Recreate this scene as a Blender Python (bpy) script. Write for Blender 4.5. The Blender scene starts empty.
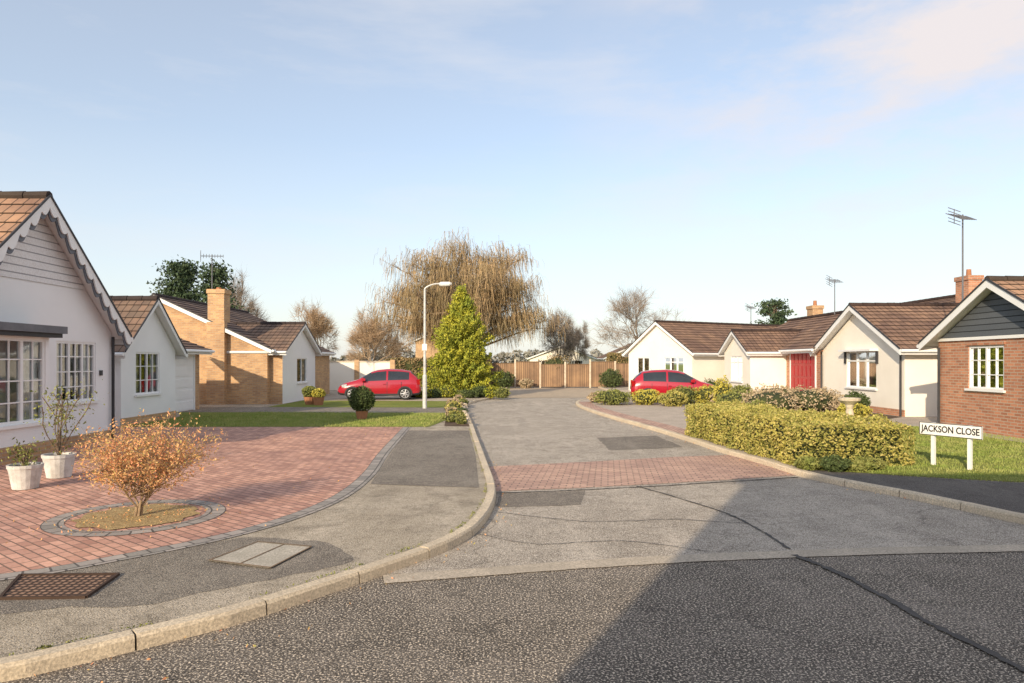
import bpy, bmesh, math, random
import numpy as np
from mathutils import Vector as V, noise, Matrix
random.seed(7); rng=np.random.default_rng(7)
scene=bpy.context.scene
GZ=0.09
# ---------------------------------------------------------------- materials
def base(name):
    m=bpy.data.materials.new(name); m.use_nodes=True
    nt=m.node_tree; b=nt.nodes['Principled BSDF']
    return m,nt,b
def N(nt,t,**k):
    n=nt.nodes.new(t)
    for a,v in k.items(): setattr(n,a,v)
    return n
def rgb(c): return (c[0],c[1],c[2],1)
def coords(nt,kind='Object',scale=(1,1,1),rot=0):
    tc=N(nt,'ShaderNodeTexCoord'); mp=N(nt,'ShaderNodeMapping')
    mp.inputs['Scale'].default_value=scale; mp.inputs['Rotation'].default_value=(0,0,rot)
    nt.links.new(tc.outputs[kind],mp.inputs['Vector']); return mp.outputs['Vector']
def noisef(nt,vec,scale,detail=4,lo=.35,hi=.65,rough=.6):
    n=N(nt,'ShaderNodeTexNoise'); n.inputs['Scale'].default_value=scale; n.inputs['Detail'].default_value=detail
    n.inputs['Roughness'].default_value=rough
    nt.links.new(vec,n.inputs['Vector'])
    r=N(nt,'ShaderNodeMapRange'); r.inputs[1].default_value=lo; r.inputs[2].default_value=hi
    nt.links.new(n.outputs['Fac'],r.inputs[0]); return r.outputs[0]
def mix(nt,f,a,b,mode='MIX'):
    m=N(nt,'ShaderNodeMix',data_type='RGBA',blend_type=mode)
    for s,v in ((0,f),(6,a),(7,b)):
        if isinstance(v,(int,float)): m.inputs[s].default_value=v
        elif isinstance(v,(tuple,list)): m.inputs[s].default_value=rgb(v)
        else: nt.links.new(v,m.inputs[s])
    return m.outputs[2]
def bump(nt,b,h,strength=.3,dist=.01):
    n=N(nt,'ShaderNodeBump'); n.inputs['Strength'].default_value=strength; n.inputs['Distance'].default_value=dist
    nt.links.new(h,n.inputs['Height']); nt.links.new(n.outputs[0],b.inputs['Normal'])
def M(name,c1,c2=None,scale=4,rough=.8,bs=0,bscale=60,metal=0,spec=.3,fine=0,kind='Object',fd=.6):
    m,nt,b=base(name); v=coords(nt,kind)
    c2=c2 or tuple(x*.85 for x in c1)
    col=mix(nt,noisef(nt,v,scale),c1,c2)
    if fine: col=mix(nt,noisef(nt,v,fine,2),col,tuple(x*fd for x in c2))
    nt.links.new(col,b.inputs['Base Color'])
    b.inputs['Roughness'].default_value=rough; b.inputs['Metallic'].default_value=metal
    b.inputs['Specular IOR Level'].default_value=spec
    if bs: bump(nt,b,noisef(nt,v,bscale,3,0,1),bs)
    return m
def asphalt(name,dark,light,stone,fs=110,crack=.25,stain=.8):
    m,nt,b=base(name); v=coords(nt)
    c=mix(nt,noisef(nt,v,.45,6,.40,.60,.65),dark,light)
    vs=coords(nt,'Object',(1.6,.35,1)); c=mix(nt,noisef(nt,vs,1.3,5,.50,.72),c,tuple(x*1.22 for x in light))
    c=mix(nt,noisef(nt,v,2.1,8,.48,.68,.75),c,tuple(x*stain for x in dark))
    c=mix(nt,noisef(nt,v,11,4,.48,.75,.7),c,tuple(x*.80 for x in dark))
    f1=noisef(nt,v,fs,2,.53,.62); c=mix(nt,f1,c,stone)
    f2=noisef(nt,v,fs*1.3,2,.46,.36); c=mix(nt,f2,c,tuple(x*.25 for x in dark))
    vo=N(nt,'ShaderNodeTexVoronoi',feature='DISTANCE_TO_EDGE'); vo.inputs['Scale'].default_value=.33
    w=N(nt,'ShaderNodeTexNoise'); w.inputs['Scale'].default_value=2.2; w.inputs['Detail'].default_value=6
    nt.links.new(v,w.inputs['Vector'])
    ad=N(nt,'ShaderNodeVectorMath',operation='MULTIPLY_ADD'); ad.inputs[1].default_value=(.9,.9,.9)
    nt.links.new(w.outputs['Color'],ad.inputs[0]); nt.links.new(v,ad.inputs[2]); nt.links.new(ad.outputs[0],vo.inputs['Vector'])
    mr=N(nt,'ShaderNodeMapRange'); mr.inputs[1].default_value=.001; mr.inputs[2].default_value=.007; mr.inputs[3].default_value=crack; mr.inputs[4].default_value=0
    nt.links.new(vo.outputs['Distance'],mr.inputs[0])
    c=mix(nt,mr.outputs[0],c,tuple(x*.30 for x in dark))
    nt.links.new(c,b.inputs['Base Color']); b.inputs['Roughness'].default_value=.9; b.inputs['Specular IOR Level'].default_value=.18
    bump(nt,b,noisef(nt,v,fs*.9,3,.3,.7),.8,.008)
    return m
def brick(name,c1,c2,mort,bw=.225,bh=.075,ms=.010,rot=0,kind='UV',rough=.85,st=.5,big=.25,off=.5):
    m,nt,b=base(name); v=coords(nt,kind,rot=rot)
    t=N(nt,'ShaderNodeTexBrick'); t.offset=off
    for k,x in (('Scale',1),('Mortar Size',ms),('Brick Width',bw),('Row Height',bh),('Mortar Smooth',.1),('Bias',0)): t.inputs[k].default_value=x
    t.inputs['Color1'].default_value=rgb(c1); t.inputs['Color2'].default_value=rgb(c2); t.inputs['Mortar'].default_value=rgb(mort)
    nt.links.new(v,t.inputs['Vector'])
    o=coords(nt,'Object')
    c=mix(nt,noisef(nt,o,.9,5),t.outputs['Color'],(1-big,1-big,1-big*.8),'MULTIPLY')
    c=mix(nt,noisef(nt,o,38,3,.4,.9),c,(.75,.7,.66),'MULTIPLY')
    nt.links.new(c,b.inputs['Base Color']); b.inputs['Roughness'].default_value=rough; b.inputs['Specular IOR Level'].default_value=.25
    inv=N(nt,'ShaderNodeMath',operation='SUBTRACT'); inv.inputs[0].default_value=1; nt.links.new(t.outputs['Fac'],inv.inputs[1])
    bump(nt,b,inv.outputs[0],st,.006); return m
def leaf(name,a,b_,c=None,sc=6,trans=.25):
    m,nt,b=base(name); v=coords(nt)
    col=mix(nt,noisef(nt,v,sc,3),a,b_)
    if c: col=mix(nt,noisef(nt,v,sc*7,2,.5,.62),col,c)
    nt.links.new(col,b.inputs['Base Color']); b.inputs['Roughness'].default_value=.65; b.inputs['Specular IOR Level'].default_value=.2
    if trans>0:
        t=N(nt,'ShaderNodeBsdfTranslucent'); nt.links.new(col,t.inputs[0])
        mx=N(nt,'ShaderNodeMixShader'); mx.inputs[0].default_value=trans
        nt.links.new(b.outputs[0],mx.inputs[1]); nt.links.new(t.outputs[0],mx.inputs[2])
        nt.links.new(mx.outputs[0],nt.nodes['Material Output'].inputs[0])
    return m
# ground
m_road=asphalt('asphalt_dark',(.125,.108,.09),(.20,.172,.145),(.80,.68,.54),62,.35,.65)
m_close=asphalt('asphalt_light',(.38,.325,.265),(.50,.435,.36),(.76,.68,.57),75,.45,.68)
m_pave=asphalt('asphalt_pavement',(.40,.335,.25),(.52,.445,.35),(.66,.58,.47),90,.3,.5)
m_pave2=asphalt('asphalt_patch',(.19,.165,.14),(.27,.24,.20),(.50,.43,.35),90,.2,.7)
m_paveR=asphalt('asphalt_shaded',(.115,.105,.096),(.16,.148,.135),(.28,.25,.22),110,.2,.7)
m_tar=M('tar',(.06,.056,.052),(.11,.10,.092),6,.75,.4,90,fine=40)
m_band=M('concrete_band',(.64,.54,.42),(.48,.41,.32),2.5,.9,.4,80,fine=60,fd=.7)
m_kerb=M('kerb_concrete',(.80,.67,.49),(.60,.50,.37),1.6,.9,.4,90,fine=55,fd=.72)
m_conc=M('concrete_cover',(.60,.54,.45),(.42,.38,.31),4,.9,.4,60,fine=50,fd=.75)
m_block=brick('block_paving',(.78,.45,.33),(.50,.27,.20),(.24,.16,.12),.21,.105,.008,math.radians(38),big=.28,st=.8)
m_rumble=brick('block_rumble',(.72,.47,.35),(.54,.34,.26),(.24,.18,.14),.21,.105,.009,math.radians(8),big=.25,st=.8)
m_sett=brick('grey_setts',(.46,.41,.36),(.29,.27,.24),(.12,.11,.1),.2,.16,.010,0,big=.2)
m_gravel=M('gravel',(.64,.51,.37),(.48,.39,.29),1.5,.95,.6,50,fine=30)
m_drive=M('pale_drive',(.62,.52,.42),(.46,.385,.31),1.5,.95,.5,50,fine=40,fd=.75)
m_soil=M('soil',(.14,.09,.055),(.08,.055,.04),5,.95,.8,40)
m_mulch=M('straw_mulch',(.62,.46,.22),(.38,.27,.13),9,.95,.9,50,fine=40)
def grassmat(name,a,b_,c):
    m,nt,b=base(name); v=coords(nt)
    col=mix(nt,noisef(nt,v,.8,4),a,b_); col=mix(nt,noisef(nt,v,22,3,.45,.7),col,c)
    nt.links.new(col,b.inputs['Base Color']); b.inputs['Roughness'].default_value=.9; b.inputs['Specular IOR Level'].default_value=.1
    bump(nt,b,noisef(nt,v,55,3,.2,.8),.9,.03); return m
m_grass=grassmat('grass',(.22,.27,.055),(.31,.32,.09),(.13,.16,.035))
m_blade=leaf('grass_blades',(.23,.30,.06),(.36,.36,.12),None,2,0)
# buildings
m_white=M('white_render',(.88,.88,.88),(.83,.83,.83),.8,.85,.25,70)
m_cream=M('cream_render',(.90,.84,.74),(.84,.78,.68),.8,.85,.25,70)
m_trim=M('white_paint',(.85,.85,.84),(.80,.80,.79),2,.5)
m_scallop_shade=M('scallop_shade',(.16,.175,.205),(.13,.145,.17),3,.6)
m_board=brick('shiplap',(.86,.86,.86),(.84,.84,.84),(.40,.40,.42),40,.15,.012,big=.05,st=1)
m_gboard=brick('grey_boards',(.13,.145,.165),(.10,.115,.135),(.03,.035,.04),40,.15,.012,big=.05,st=1)
m_brickb=brick('buff_brick',(.72,.45,.22),(.50,.29,.15),(.54,.42,.29))
m_brickr=brick('red_brick',(.66,.30,.17),(.44,.19,.11),(.54,.43,.32))
m_tile=brick('brown_tile',(.39,.24,.155),(.27,.17,.115),(.07,.045,.035),.22,.30,.012,rot=0,big=.45,st=.9,off=0)
m_tile2=brick('orange_tile',(.52,.31,.19),(.36,.22,.145),(.08,.06,.045),.22,.30,.012,big=.45,st=.9,off=0)
m_tile3=brick('dark_tile',(.29,.19,.135),(.20,.145,.11),(.06,.045,.04),.22,.30,.012,big=.45,st=.9,off=0)
m_dark=M('dark_fascia',(.035,.035,.04),(.05,.05,.055),3,.5)
m_room=M('room_dark',(.03,.03,.033),(.06,.055,.05),2,.9)
m_curt=M('net_curtain',(.75,.74,.71),(.60,.59,.57),14,.9)
m_reddoor=M('red_paint',(.40,.012,.022),(.34,.010,.018),3,.4)
m_blue=M('blue_paint',(.05,.14,.38),(.04,.12,.33),3,.5)
m_lead=M('lead_grey',(.12,.125,.14),(.17,.175,.19),4,.6)
m_metal=M('galvanised',(.66,.65,.62),(.52,.51,.49),8,.5,metal=.2)
m_rust=brick('rusty_grid',(.46,.29,.19),(.36,.22,.14),(.08,.05,.035),.06,.06,.013,big=.3,st=1,off=0)
m_fence=brick('fence_wood',(.44,.28,.16),(.31,.20,.12),(.08,.05,.035),.14,9,.012,big=.35,off=0)
m_post=M('fence_post',(.24,.16,.10),(.15,.10,.06),5,.9)
m_stone=M('cast_stone',(.68,.58,.44),(.50,.42,.32),8,.9,.4)
m_pot=M('pot_white',(.66,.65,.62),(.45,.43,.40),6,.8,.3)
m_terra=M('terracotta',(.42,.19,.10),(.33,.15,.08),6,.85)
m_signw=M('sign_white',(.88,.87,.83),(.82,.81,.77),6,.5)
m_black=M('sign_black',(.012,.012,.012),(.016,.016,.016),6,.5)
def glassmat():
    m,nt,b=base('window_glass')
    g=N(nt,'ShaderNodeBsdfGlossy'); g.inputs['Roughness'].default_value=.03; g.inputs['Color'].default_value=(.9,.95,1,1)
    t=N(nt,'ShaderNodeBsdfTransparent'); t.inputs[0].default_value=(.8,.85,.88,1)
    f=N(nt,'ShaderNodeFresnel'); f.inputs[0].default_value=1.6
    a=N(nt,'ShaderNodeMath',operation='ADD'); a.inputs[1].default_value=.08; a.use_clamp=True
    nt.links.new(f.outputs[0],a.inputs[0]); mx=N(nt,'ShaderNodeMixShader')
    nt.links.new(a.outputs[0],mx.inputs[0]); nt.links.new(t.outputs[0],mx.inputs[1]); nt.links.new(g.outputs[0],mx.inputs[2])
    nt.links.new(mx.outputs[0],nt.nodes['Material Output'].inputs[0]); return m
m_glass=glassmat()
# plants
m_bark=M('bark',(.20,.145,.10),(.12,.085,.06),9,.95,.8,40)
m_barkp=M('pale_twigs',(.44,.32,.20),(.28,.20,.13),9,.95)
m_willow=leaf('willow_twigs',(.44,.30,.16),(.30,.23,.12),(.20,.155,.085),.35,0)
m_twigo=leaf('orange_twigs',(.50,.35,.22),(.38,.28,.18),None,1,0)
m_twigb=leaf('brown_twigs',(.34,.27,.21),(.27,.22,.175),None,1,0)
m_conif=leaf('golden_conifer',(.50,.46,.05),(.26,.30,.04),(.09,.12,.02),1.6,0)
m_pine=leaf('pine_needles',(.05,.085,.045),(.085,.12,.055),(.03,.045,.025),1,0)
m_hedge=leaf('hedge_leaves',(.42,.37,.09),(.24,.25,.06),(.54,.44,.15),2.2,0)
m_dkl=leaf('dark_leaves',(.07,.10,.035),(.12,.15,.05),(.04,.06,.02),5,0)
m_midl=leaf('mid_leaves',(.21,.24,.06),(.29,.28,.09),(.10,.12,.03),5,0)
m_yell=leaf('yellow_leaves',(.62,.52,.09),(.46,.41,.08),(.27,.27,.06),5,0)
m_orng=leaf('autumn_leaves',(.90,.36,.21),(.85,.54,.25),(.44,.43,.13),7,.3)
m_heath=leaf('heather',(.46,.33,.22),(.32,.27,.14),(.58,.45,.31),6,0)
m_core=M('foliage_core',(.06,.07,.025),(.035,.045,.018),6,.95)
m_brownhedge=leaf('beech_hedge',(.38,.25,.13),(.24,.20,.08),(.14,.12,.06),2,0)
m_far=leaf('distant_foliage',(.36,.32,.28),(.29,.29,.25),(.25,.24,.21),.1,0)
# ---------------------------------------------------------------- mesh builder
def empty(name,loc=(0,0,0)):
    e=bpy.data.objects.new(name,None); e.location=loc; scene.collection.objects.link(e); return e
class Part:
    def __init__(s,name): s.n=name; s.v=[]; s.f=[]; s.m=[]; s.uv=[]; s.mats=[]
    def face(s,pts,mat,uv=None):
        if mat not in s.mats: s.mats.append(mat)
        i=len(s.v); s.v+=[tuple(p) for p in pts]; s.f.append(list(range(i,i+len(pts)))); s.m.append(s.mats.index(mat))
        if uv is None:
            pts=[V(p) for p in pts]
            n=V((0,0,0)); o=pts[0]
            for a,b in zip(pts[1:],pts[2:]): n+=(a-o).cross(b-o)
            if n.length<1e-12: n=V((0,0,1))
            n.normalize()
            if n.z<0: n=-n
            t=V((0,0,1)).cross(n)
            if t.length<.02: t=V((1,0,0))
            t.normalize()
            if abs(t.x)>abs(t.y):
                if t.x<0: t=-t
            elif t.y<0: t=-t
            b=n.cross(t)
            if b.z<0: b=-b
            if abs(n.z)>.99: b=V((0,1,0)); t=V((1,0,0))
            uv=[(p.dot(t),p.dot(b)) for p in pts]
        s.uv+=list(uv)
    def done(s,parent=None,smooth=False,name=None):
        me=bpy.data.meshes.new(s.n); me.from_pydata(s.v,[],s.f)
        for m in s.mats: me.materials.append(m)
        me.polygons.foreach_set('material_index',s.m)
        l=me.uv_layers.new(name='UVMap'); l.data.foreach_set('uv',[c for p in s.uv for c in p])
        if smooth: me.polygons.foreach_set('use_smooth',[True]*len(s.f))
        me.update(); o=bpy.data.objects.new(s.n,me); scene.collection.objects.link(o)
        if parent: o.parent=parent
        return o
    def hexa(s,p,mat,skip=()):
        for i,q in enumerate(((0,3,2,1),(4,5,6,7),(0,1,5,4),(1,2,6,5),(2,3,7,6),(3,0,4,7))):
            if i not in skip: s.face([p[k] for k in q],mat)
    def box(s,x0,x1,y0,y1,z0,z1,mat):
        s.hexa([(x0,y0,z0),(x1,y0,z0),(x1,y1,z0),(x0,y1,z0),(x0,y0,z1),(x1,y0,z1),(x1,y1,z1),(x0,y1,z1)],mat)
    def tube(s,a,b,r0,r1,mat,k=6,caps=True):
        a=V(a);b=V(b);d=(b-a)
        if d.length<1e-6: return
        d.normalize(); u=d.orthogonal().normalized(); w=d.cross(u)
        A=[a+(u*math.cos(2*math.pi*i/k)+w*math.sin(2*math.pi*i/k))*r0 for i in range(k)]
        B=[b+(u*math.cos(2*math.pi*i/k)+w*math.sin(2*math.pi*i/k))*r1 for i in range(k)]
        for i in range(k): s.face([A[i],A[(i+1)%k],B[(i+1)%k],B[i]],mat,[(0,0)]*4)
        if caps: s.face(B,mat,[(0,0)]*k); s.face(A,mat,[(0,0)]*k)
class Fr:
    def __init__(s,o,U,Nn): s.o=V(o); s.U=V(U).normalized(); s.N=V(Nn).normalized()
    def __call__(s,u,z,d=0): return s.o+s.U*u+s.N*d+V((0,0,z))
def lbox(P,f,u0,u1,z0,z1,d0,d1,mat):
    P.hexa([f(u0,z0,d0),f(u1,z0,d0),f(u1,z0,d1),f(u0,z0,d1),f(u0,z1,d0),f(u1,z1,d0),f(u1,z1,d1),f(u0,z1,d1)],mat)
def wall(P,f,L,H,ops,mat,apex=None,gmat=None,rev=.1,split=None):
    us=sorted({0,L,*[o[0] for o in ops],*[o[1] for o in ops]}); zs=sorted({-.15,H,*[o[2] for o in ops],*[o[3] for o in ops]})
    for a,b in zip(us,us[1:]):
        for c,d in zip(zs,zs[1:]):
            mu,mz=(a+b)/2,(c+d)/2
            if any(o[0]<mu<o[1] and o[2]<mz<o[3] for o in ops): continue
            P.face([f(a,c),f(b,c),f(b,d),f(a,d)],mat)
    for (a,b,c,d) in ops:
        for q in (((a,c),(a,d)),((b,c),(b,d)),((a,c),(b,c)),((a,d),(b,d))):
            P.face([f(*q[0]),f(*q[1]),f(*q[1],-rev),f(*q[0],-rev)],mat)
    if apex:
        if split and split>H:
            k=(split-H)/(apex-H)*L/2
            P.face([f(0,H),f(L,H),f(L-k,split),f(k,split)],mat)
            P.face([f(k-.0,split,.02),f(L-k,split,.02),f(L/2,apex,.02)],gmat)
        else: P.face([f(0,H),f(L,H),f(L/2,apex)],gmat or mat)
def window(P,f,u0,u1,z0,z1,cols=3,bars=(0,0),fw=.05,d=-.05,frame=None,curt=.2,top=0):
    fm=frame or m_trim
    def bx(a,b,c,e,t0=-.03,t1=.03): lbox(P,f,a,b,c,e,d+t0,d+t1,fm)
    bx(u0,u0+fw,z0,z1); bx(u1-fw,u1,z0,z1); bx(u0+fw,u1-fw,z0,z0+fw); bx(u0+fw,u1-fw,z1-fw,z1)
    w=(u1-u0)/cols
    for i in range(1,cols): bx(u0+i*w-fw*.6,u0+i*w+fw*.6,z0+fw,z1-fw,-.028,.028)
    if top: bx(u0+fw,u1-fw,z1-top-fw/2,z1-top+fw/2,-.026,.026)
    for i in range(cols):
        a=u0+i*w; 
        for j in range(1,bars[0]+1):
            x=a+w*j/(bars[0]+1); bx(x-.012,x+.012,z0+fw,z1-fw,-.005,.018)
        for j in range(1,bars[1]+1):
            z=z0+(z1-z0)*j/(bars[1]+1); bx(a+fw*.6,a+w-fw*.6,z-.012,z+.012,-.004,.017)
    P.face([f(u0,z0,d-.01),f(u1,z0,d-.01),f(u1,z1,d-.01),f(u0,z1,d-.01)],m_glass)
    c=curt*(u1-u0)
    def drape(a,b):
        n=max(4,int((b-a)/.05)); 
        for i in range(n):
            x0=a+(b-a)*i/n; x1=a+(b-a)*(i+1)/n; e0=.02*(i%2); e1=.02*((i+1)%2)
            P.face([f(x0,z0-.05,d-.08-e0),f(x1,z0-.05,d-.08-e1),f(x1,z1+.05,d-.08-e1),f(x0,z1+.05,d-.08-e0)],m_curt)
    if c>0: drape(u0,u0+c); drape(u1-c,u1)
    P.face([f(u0-.4,z0-.4,d-.5),f(u1+.4,z0-.4,d-.5),f(u1+.4,z1+.3,d-.5),f(u0-.4,z1+.3,d-.5)],m_room)
    lbox(P,f,u0-.06,u1+.06,z0-.06,z0-.003,-.06,.07,fm)
def slope(P,a,b,c,d,mat,under=True,g=.32,fascia=None):
    a,b,c,d=map(V,(a,b,c,d)); up=(d-a); L=up.length; n=max(1,round(L/g)); nn=(b-a).cross(d-a).normalized()
    if nn.z<0: nn=-nn
    W=(b-a).length; ox=random.random()*5
    for i in range(n):
        t0,t1=i/n,(i+1)/n
        p0=a.lerp(d,t0)+nn*.03; p1=b.lerp(c,t0)+nn*.03; p2=b.lerp(c,t1)+nn*.004; p3=a.lerp(d,t1)+nn*.004
        P.face([p0,p1,p2,p3],mat,[(ox,i*.3+.03),(ox+W,i*.3+.03),(ox+W,i*.3+.29),(ox,i*.3+.29)])
        P.face([p0,p1,p1-nn*.028,p0-nn*.028],mat,[(ox,.01)]*4)
    if under:
        P.face([x-nn*.06 for x in (a,b,c,d)],m_trim)
        fm=fascia or m_trim; dz=V((0,0,-.17))
        P.face([a+nn*.004,b+nn*.004,b+dz,a+dz],fm)
        out=(a-d); out.z=0; out.normalize()
        P.tube(a+out*.06+V((0,0,-.05)),b+out*.06+V((0,0,-.05)),.055,.055,m_dark if fm!=m_trim else m_trim,8)
def verge(P,p,q,h,Nn,mat,t=.03,scal=0,per=.40):
    p=V(p);q=V(q);Nn=V(Nn); n=1 if not scal else int((q-p).length/.03)
    def dep(s): 
        if not scal: return h
        return h+scal*abs(math.sin(s*(q-p).length/per*math.pi))
    for i in range(n):
        s0,s1=i/n,(i+1)/n; a=p.lerp(q,s0);b=p.lerp(q,s1); da=V((0,0,-dep(s0)));db=V((0,0,-dep(s1)))
        P.hexa([a+da,b+db,b+db+Nn*t,a+da+Nn*t,a,b,b+Nn*t,a+Nn*t],mat)
def ridge(P,a,b,mat,r=.11):
    a=V(a);b=V(b);L=(b-a).length;n=max(1,int(L/.45))
    for i in range(n):
        P.tube(a.lerp(b,i/n),a.lerp(b,(i+.97)/n),r,r*.92,mat,8)
def gable_roof(P,f,W,H,apex,depth,mat,oe=.3,ov=.25,barge=None,bh=.2,scal=0,ovb=.1):
    k=(apex-H)/(W/2); barge=barge or m_trim; z=.1
    for s in (0,1):
        ue=-oe if s==0 else W+oe
        a=f(ue,H-oe*k+z,ov); b=f(ue,H-oe*k+z,-depth-ovb); c=f(W/2,apex+z,-depth-ovb); d=f(W/2,apex+z,ov)
        slope(P,a,b,c,d,mat)
        verge(P,f(ue,H-oe*k+z+.02,ov-.02),f(W/2,apex+z+.02,ov-.02),bh,f.N,barge,scal=scal)
        verge(P,f(ue,H-oe*k+z+.055,ov+.0),f(W/2,apex+z+.055,ov+.0),.05,f.N,m_dark)
        if scal: verge(P,f(ue,H-oe*k+z-.065,ov-.06),f(W/2,apex+z-.065,ov-.06),bh,f.N,m_scallop_shade,scal=scal)  # added backing board, its grey paints in the shade below the scallops
        verge(P,f(ue,H-oe*k+z+.02,-depth-ovb-.01),f(W/2,apex+z+.02,-depth-ovb-.01),bh,f.N,barge)
    ridge(P,f(W/2,apex+z+.0,ov),f(W/2,apex+z,-depth-ovb),mat)
def gable_house(name,f,W,H,apex,depth,wins,wmat,rmat,gmat=None,split=None,side=None,roofkw={},plinth=None):
    e=empty(name); P=Part('walls'); 
    ops=[w[:4] for w in wins]
    wall(P,f,W,H,ops,wmat,apex,gmat,split=split)
    sm=side or wmat
    fl=Fr(f(0,0,-depth),f.N,-f.U); wall(P,fl,depth,H,[],sm)
    fr=Fr(f(W,0,-depth),f.N,f.U); wall(P,fr,depth,H,[],sm)
    fb=Fr(f(0,0,-depth),f.U,-f.N); wall(P,fb,W,H,[],sm,apex)
    if plinth: lbox(P,f,-.02,W+.02,-.1,.22,0,.02,plinth)
    P.done(e)
    Wp=Part('windows')
    for w in wins: window(Wp,f,*w[:4],**(w[4] if len(w)>4 else {}))
    if wins: Wp.done(e)
    R=Part('roof'); gable_roof(R,f,W,H,apex,depth,rmat,**roofkw); R.done(e)
    return e
def door(P,f,u0,u1,z1,mat,rows=4,cols=3):
    lbox(P,f,u0-.07,u0,0,z1+.07,.0,.04,m_trim); lbox(P,f,u1,u1+.07,0,z1+.07,.0,.04,m_trim); lbox(P,f,u0,u1,z1,z1+.07,.0,.04,m_trim)
    lbox(P,f,u0,u1,0.02,z1,0,.012,mat)
    w=(u1-u0)/cols;h=z1/rows
    for i in range(cols):
        for j in range(rows): lbox(P,f,u0+i*w+.05,u0+(i+1)*w-.05,j*h+.06,(j+1)*h-.05,.012,.028,mat)
def chimney(P,x,y,z0,z1,w=.55,d=.55,mat=None,pots=1):
    mat=mat or m_brickb
    P.box(x-w/2,x+w/2,y-d/2,y+d/2,z0,z1-.18,mat); P.box(x-w/2-.04,x+w/2+.04,y-d/2-.04,y+d/2+.04,z1-.18,z1,mat)
    for i in range(pots): P.tube((x+(i-(pots-1)/2)*.28,y,z1),(x+(i-(pots-1)/2)*.28,y,z1+.28),.1,.085,m_terra,10)
def aerial(P,x,y,z0,z1,ang=0.3,n=9,L=.9,s_=1):
    P.tube((x,y,z0),(x,y,z1),.024*s_,.02*s_,m_lead,6)
    d=V((math.cos(ang),math.sin(ang),0.05)); s=V((-math.sin(ang),math.cos(ang),.55)).normalized(); c=V((x,y,z1-.08))
    P.tube(c-d*L/2,c+d*L/2,.016*s_,.016*s_,m_lead,5)
    for i in range(n):
        q=c+d*L*(i/(n-1)-.5); l=.28-.012*i; P.tube(q-s*l,q+s*l,.012*s_,.012*s_,m_lead,4)
    q=c-d*L*.5; u=V((0,0,1))
    for k in (-.2,-.1,.1,.2): P.tube(q+u*k-s*.2,q+u*k+s*.2,.012*s_,.012*s_,m_lead,4)
    P.tube(q-u*.22,q+u*.22,.012,.012,m_lead,4)
# ---------------------------------------------------------------- ground
def sheet(name,pts,z,mat):
    P=Part(name); P.face([(p[0],p[1],z) for p in pts],mat,[(p[0],p[1]) for p in pts])
    return P.done()
def crom(pts,n=8):
    out=[]; p=[V((a[0],a[1],0)) for a in pts]; p=[p[0]*2-p[1]]+p+[p[-1]*2-p[-2]]
    for i in range(1,len(p)-2):
        for j in range(n):
            t=j/n; a,b,c,d=p[i-1:i+3]
            q=.5*((2*b)+(c-a)*t+(2*a-5*b+4*c-d)*t*t+(3*b-a-3*c+d)*t**3); out.append((q.x,q.y))
    out.append((p[-2].x,p[-2].y)); return out
def resamp(pts,step):
    out=[pts[0]]; last=V(pts[0])
    for q in pts[1:]:
        q=V(q)
        while (q-last).length>=step:
            last=last+(q-last).normalized()*step; out.append((last.x,last.y))
    out.append((q.x,q.y)); return out
def offs(pts,d):
    o=[]
    for i,p in enumerate(pts):
        a=V(pts[max(0,i-1)]);b=V(pts[min(len(pts)-1,i+1)]); t=(b-a).normalized(); o.append((p[0]-t.y*d,p[1]+t.x*d))
    return o
def ribbon(name,pts,w,z,mat,wob=0):
    P=Part(name)
    ws=[w/2*(1+wob*random.uniform(-1,1)) for _ in pts]
    A=[];B=[]
    for i,p in enumerate(pts):
        a=V(pts[max(0,i-1)]);b=V(pts[min(len(pts)-1,i+1)]); t=(b-a).normalized(); A.append((p[0]-t.y*ws[i],p[1]+t.x*ws[i])); B.append((p[0]+t.y*ws[i],p[1]-t.x*ws[i]))
    s=0
    for i in range(len(pts)-1):
        l=(V(pts[i+1])-V(pts[i])).length
        P.face([(A[i][0],A[i][1],z),(A[i+1][0],A[i+1][1],z),(B[i+1][0],B[i+1][1],z),(B[i][0],B[i][1],z)],mat,[(s,w),(s+l,w),(s+l,0),(s,0)]); s+=l
    return P.done()
def seam(pts,w):
    q=resamp(crom(pts,8),.05); q=[(x+.03*noise.noise(V((x*2,y*2,w*90)))+random.gauss(0,.005),y+.03*noise.noise(V((x*2,y*2,5)))+random.gauss(0,.005)) for x,y in q]; ribbon('tar_seam',q,w,.012,m_tar,.5)
def kerb(name,pts,side,h=GZ+.012,w=.13):
    A=resamp(pts,.3); P=Part(name); prof=[(0,-.02),(.006,h-.024),(.024,h),(w,h),(w,-.02)]
    L=[offs(A,side*o) for o,_ in prof]; k=3; i=0
    while i<len(A)-1:
        j=min(i+k,len(A)-1); dz=random.uniform(-.006,.004)
        for a in range(i,j):
            for s in range(len(prof)-1):
                def pt(idx,s_): x,y=L[s_][idx]; return V((x,y,prof[s_][1]+dz))
                p0,p1,p2,p3=pt(a,s),pt(a+1,s),pt(a+1,s+1),pt(a,s+1)
                if a==j-1:
                    g=.014/.3; p1=p1.lerp(p0,g); p2=p2.lerp(p3,g)
                P.face([p0,p1,p2,p3],m_kerb)
        P.face([pt(i,s_) for s_ in range(len(prof))],m_kerb)
        i=j
    return P.done()
left_edge=crom([(-16,-2.6),(-9,.9),(-6,2.35),(-4.3,3.3),(-3.03,4.04),(-2.7,4.30),(-2.02,4.9),(-1.49,5.59),(-.95,6.36),(-.62,6.9),(-.38,7.6),(-.24,8.77),(-.24,10.1),(-.46,12.6),(-.83,16.6),(-1.38,22.4),(-1.9,26),(-2.0,29),(-1.7,32),(-1.0,35),(-.4,38),(-.3,50)],6)
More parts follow.
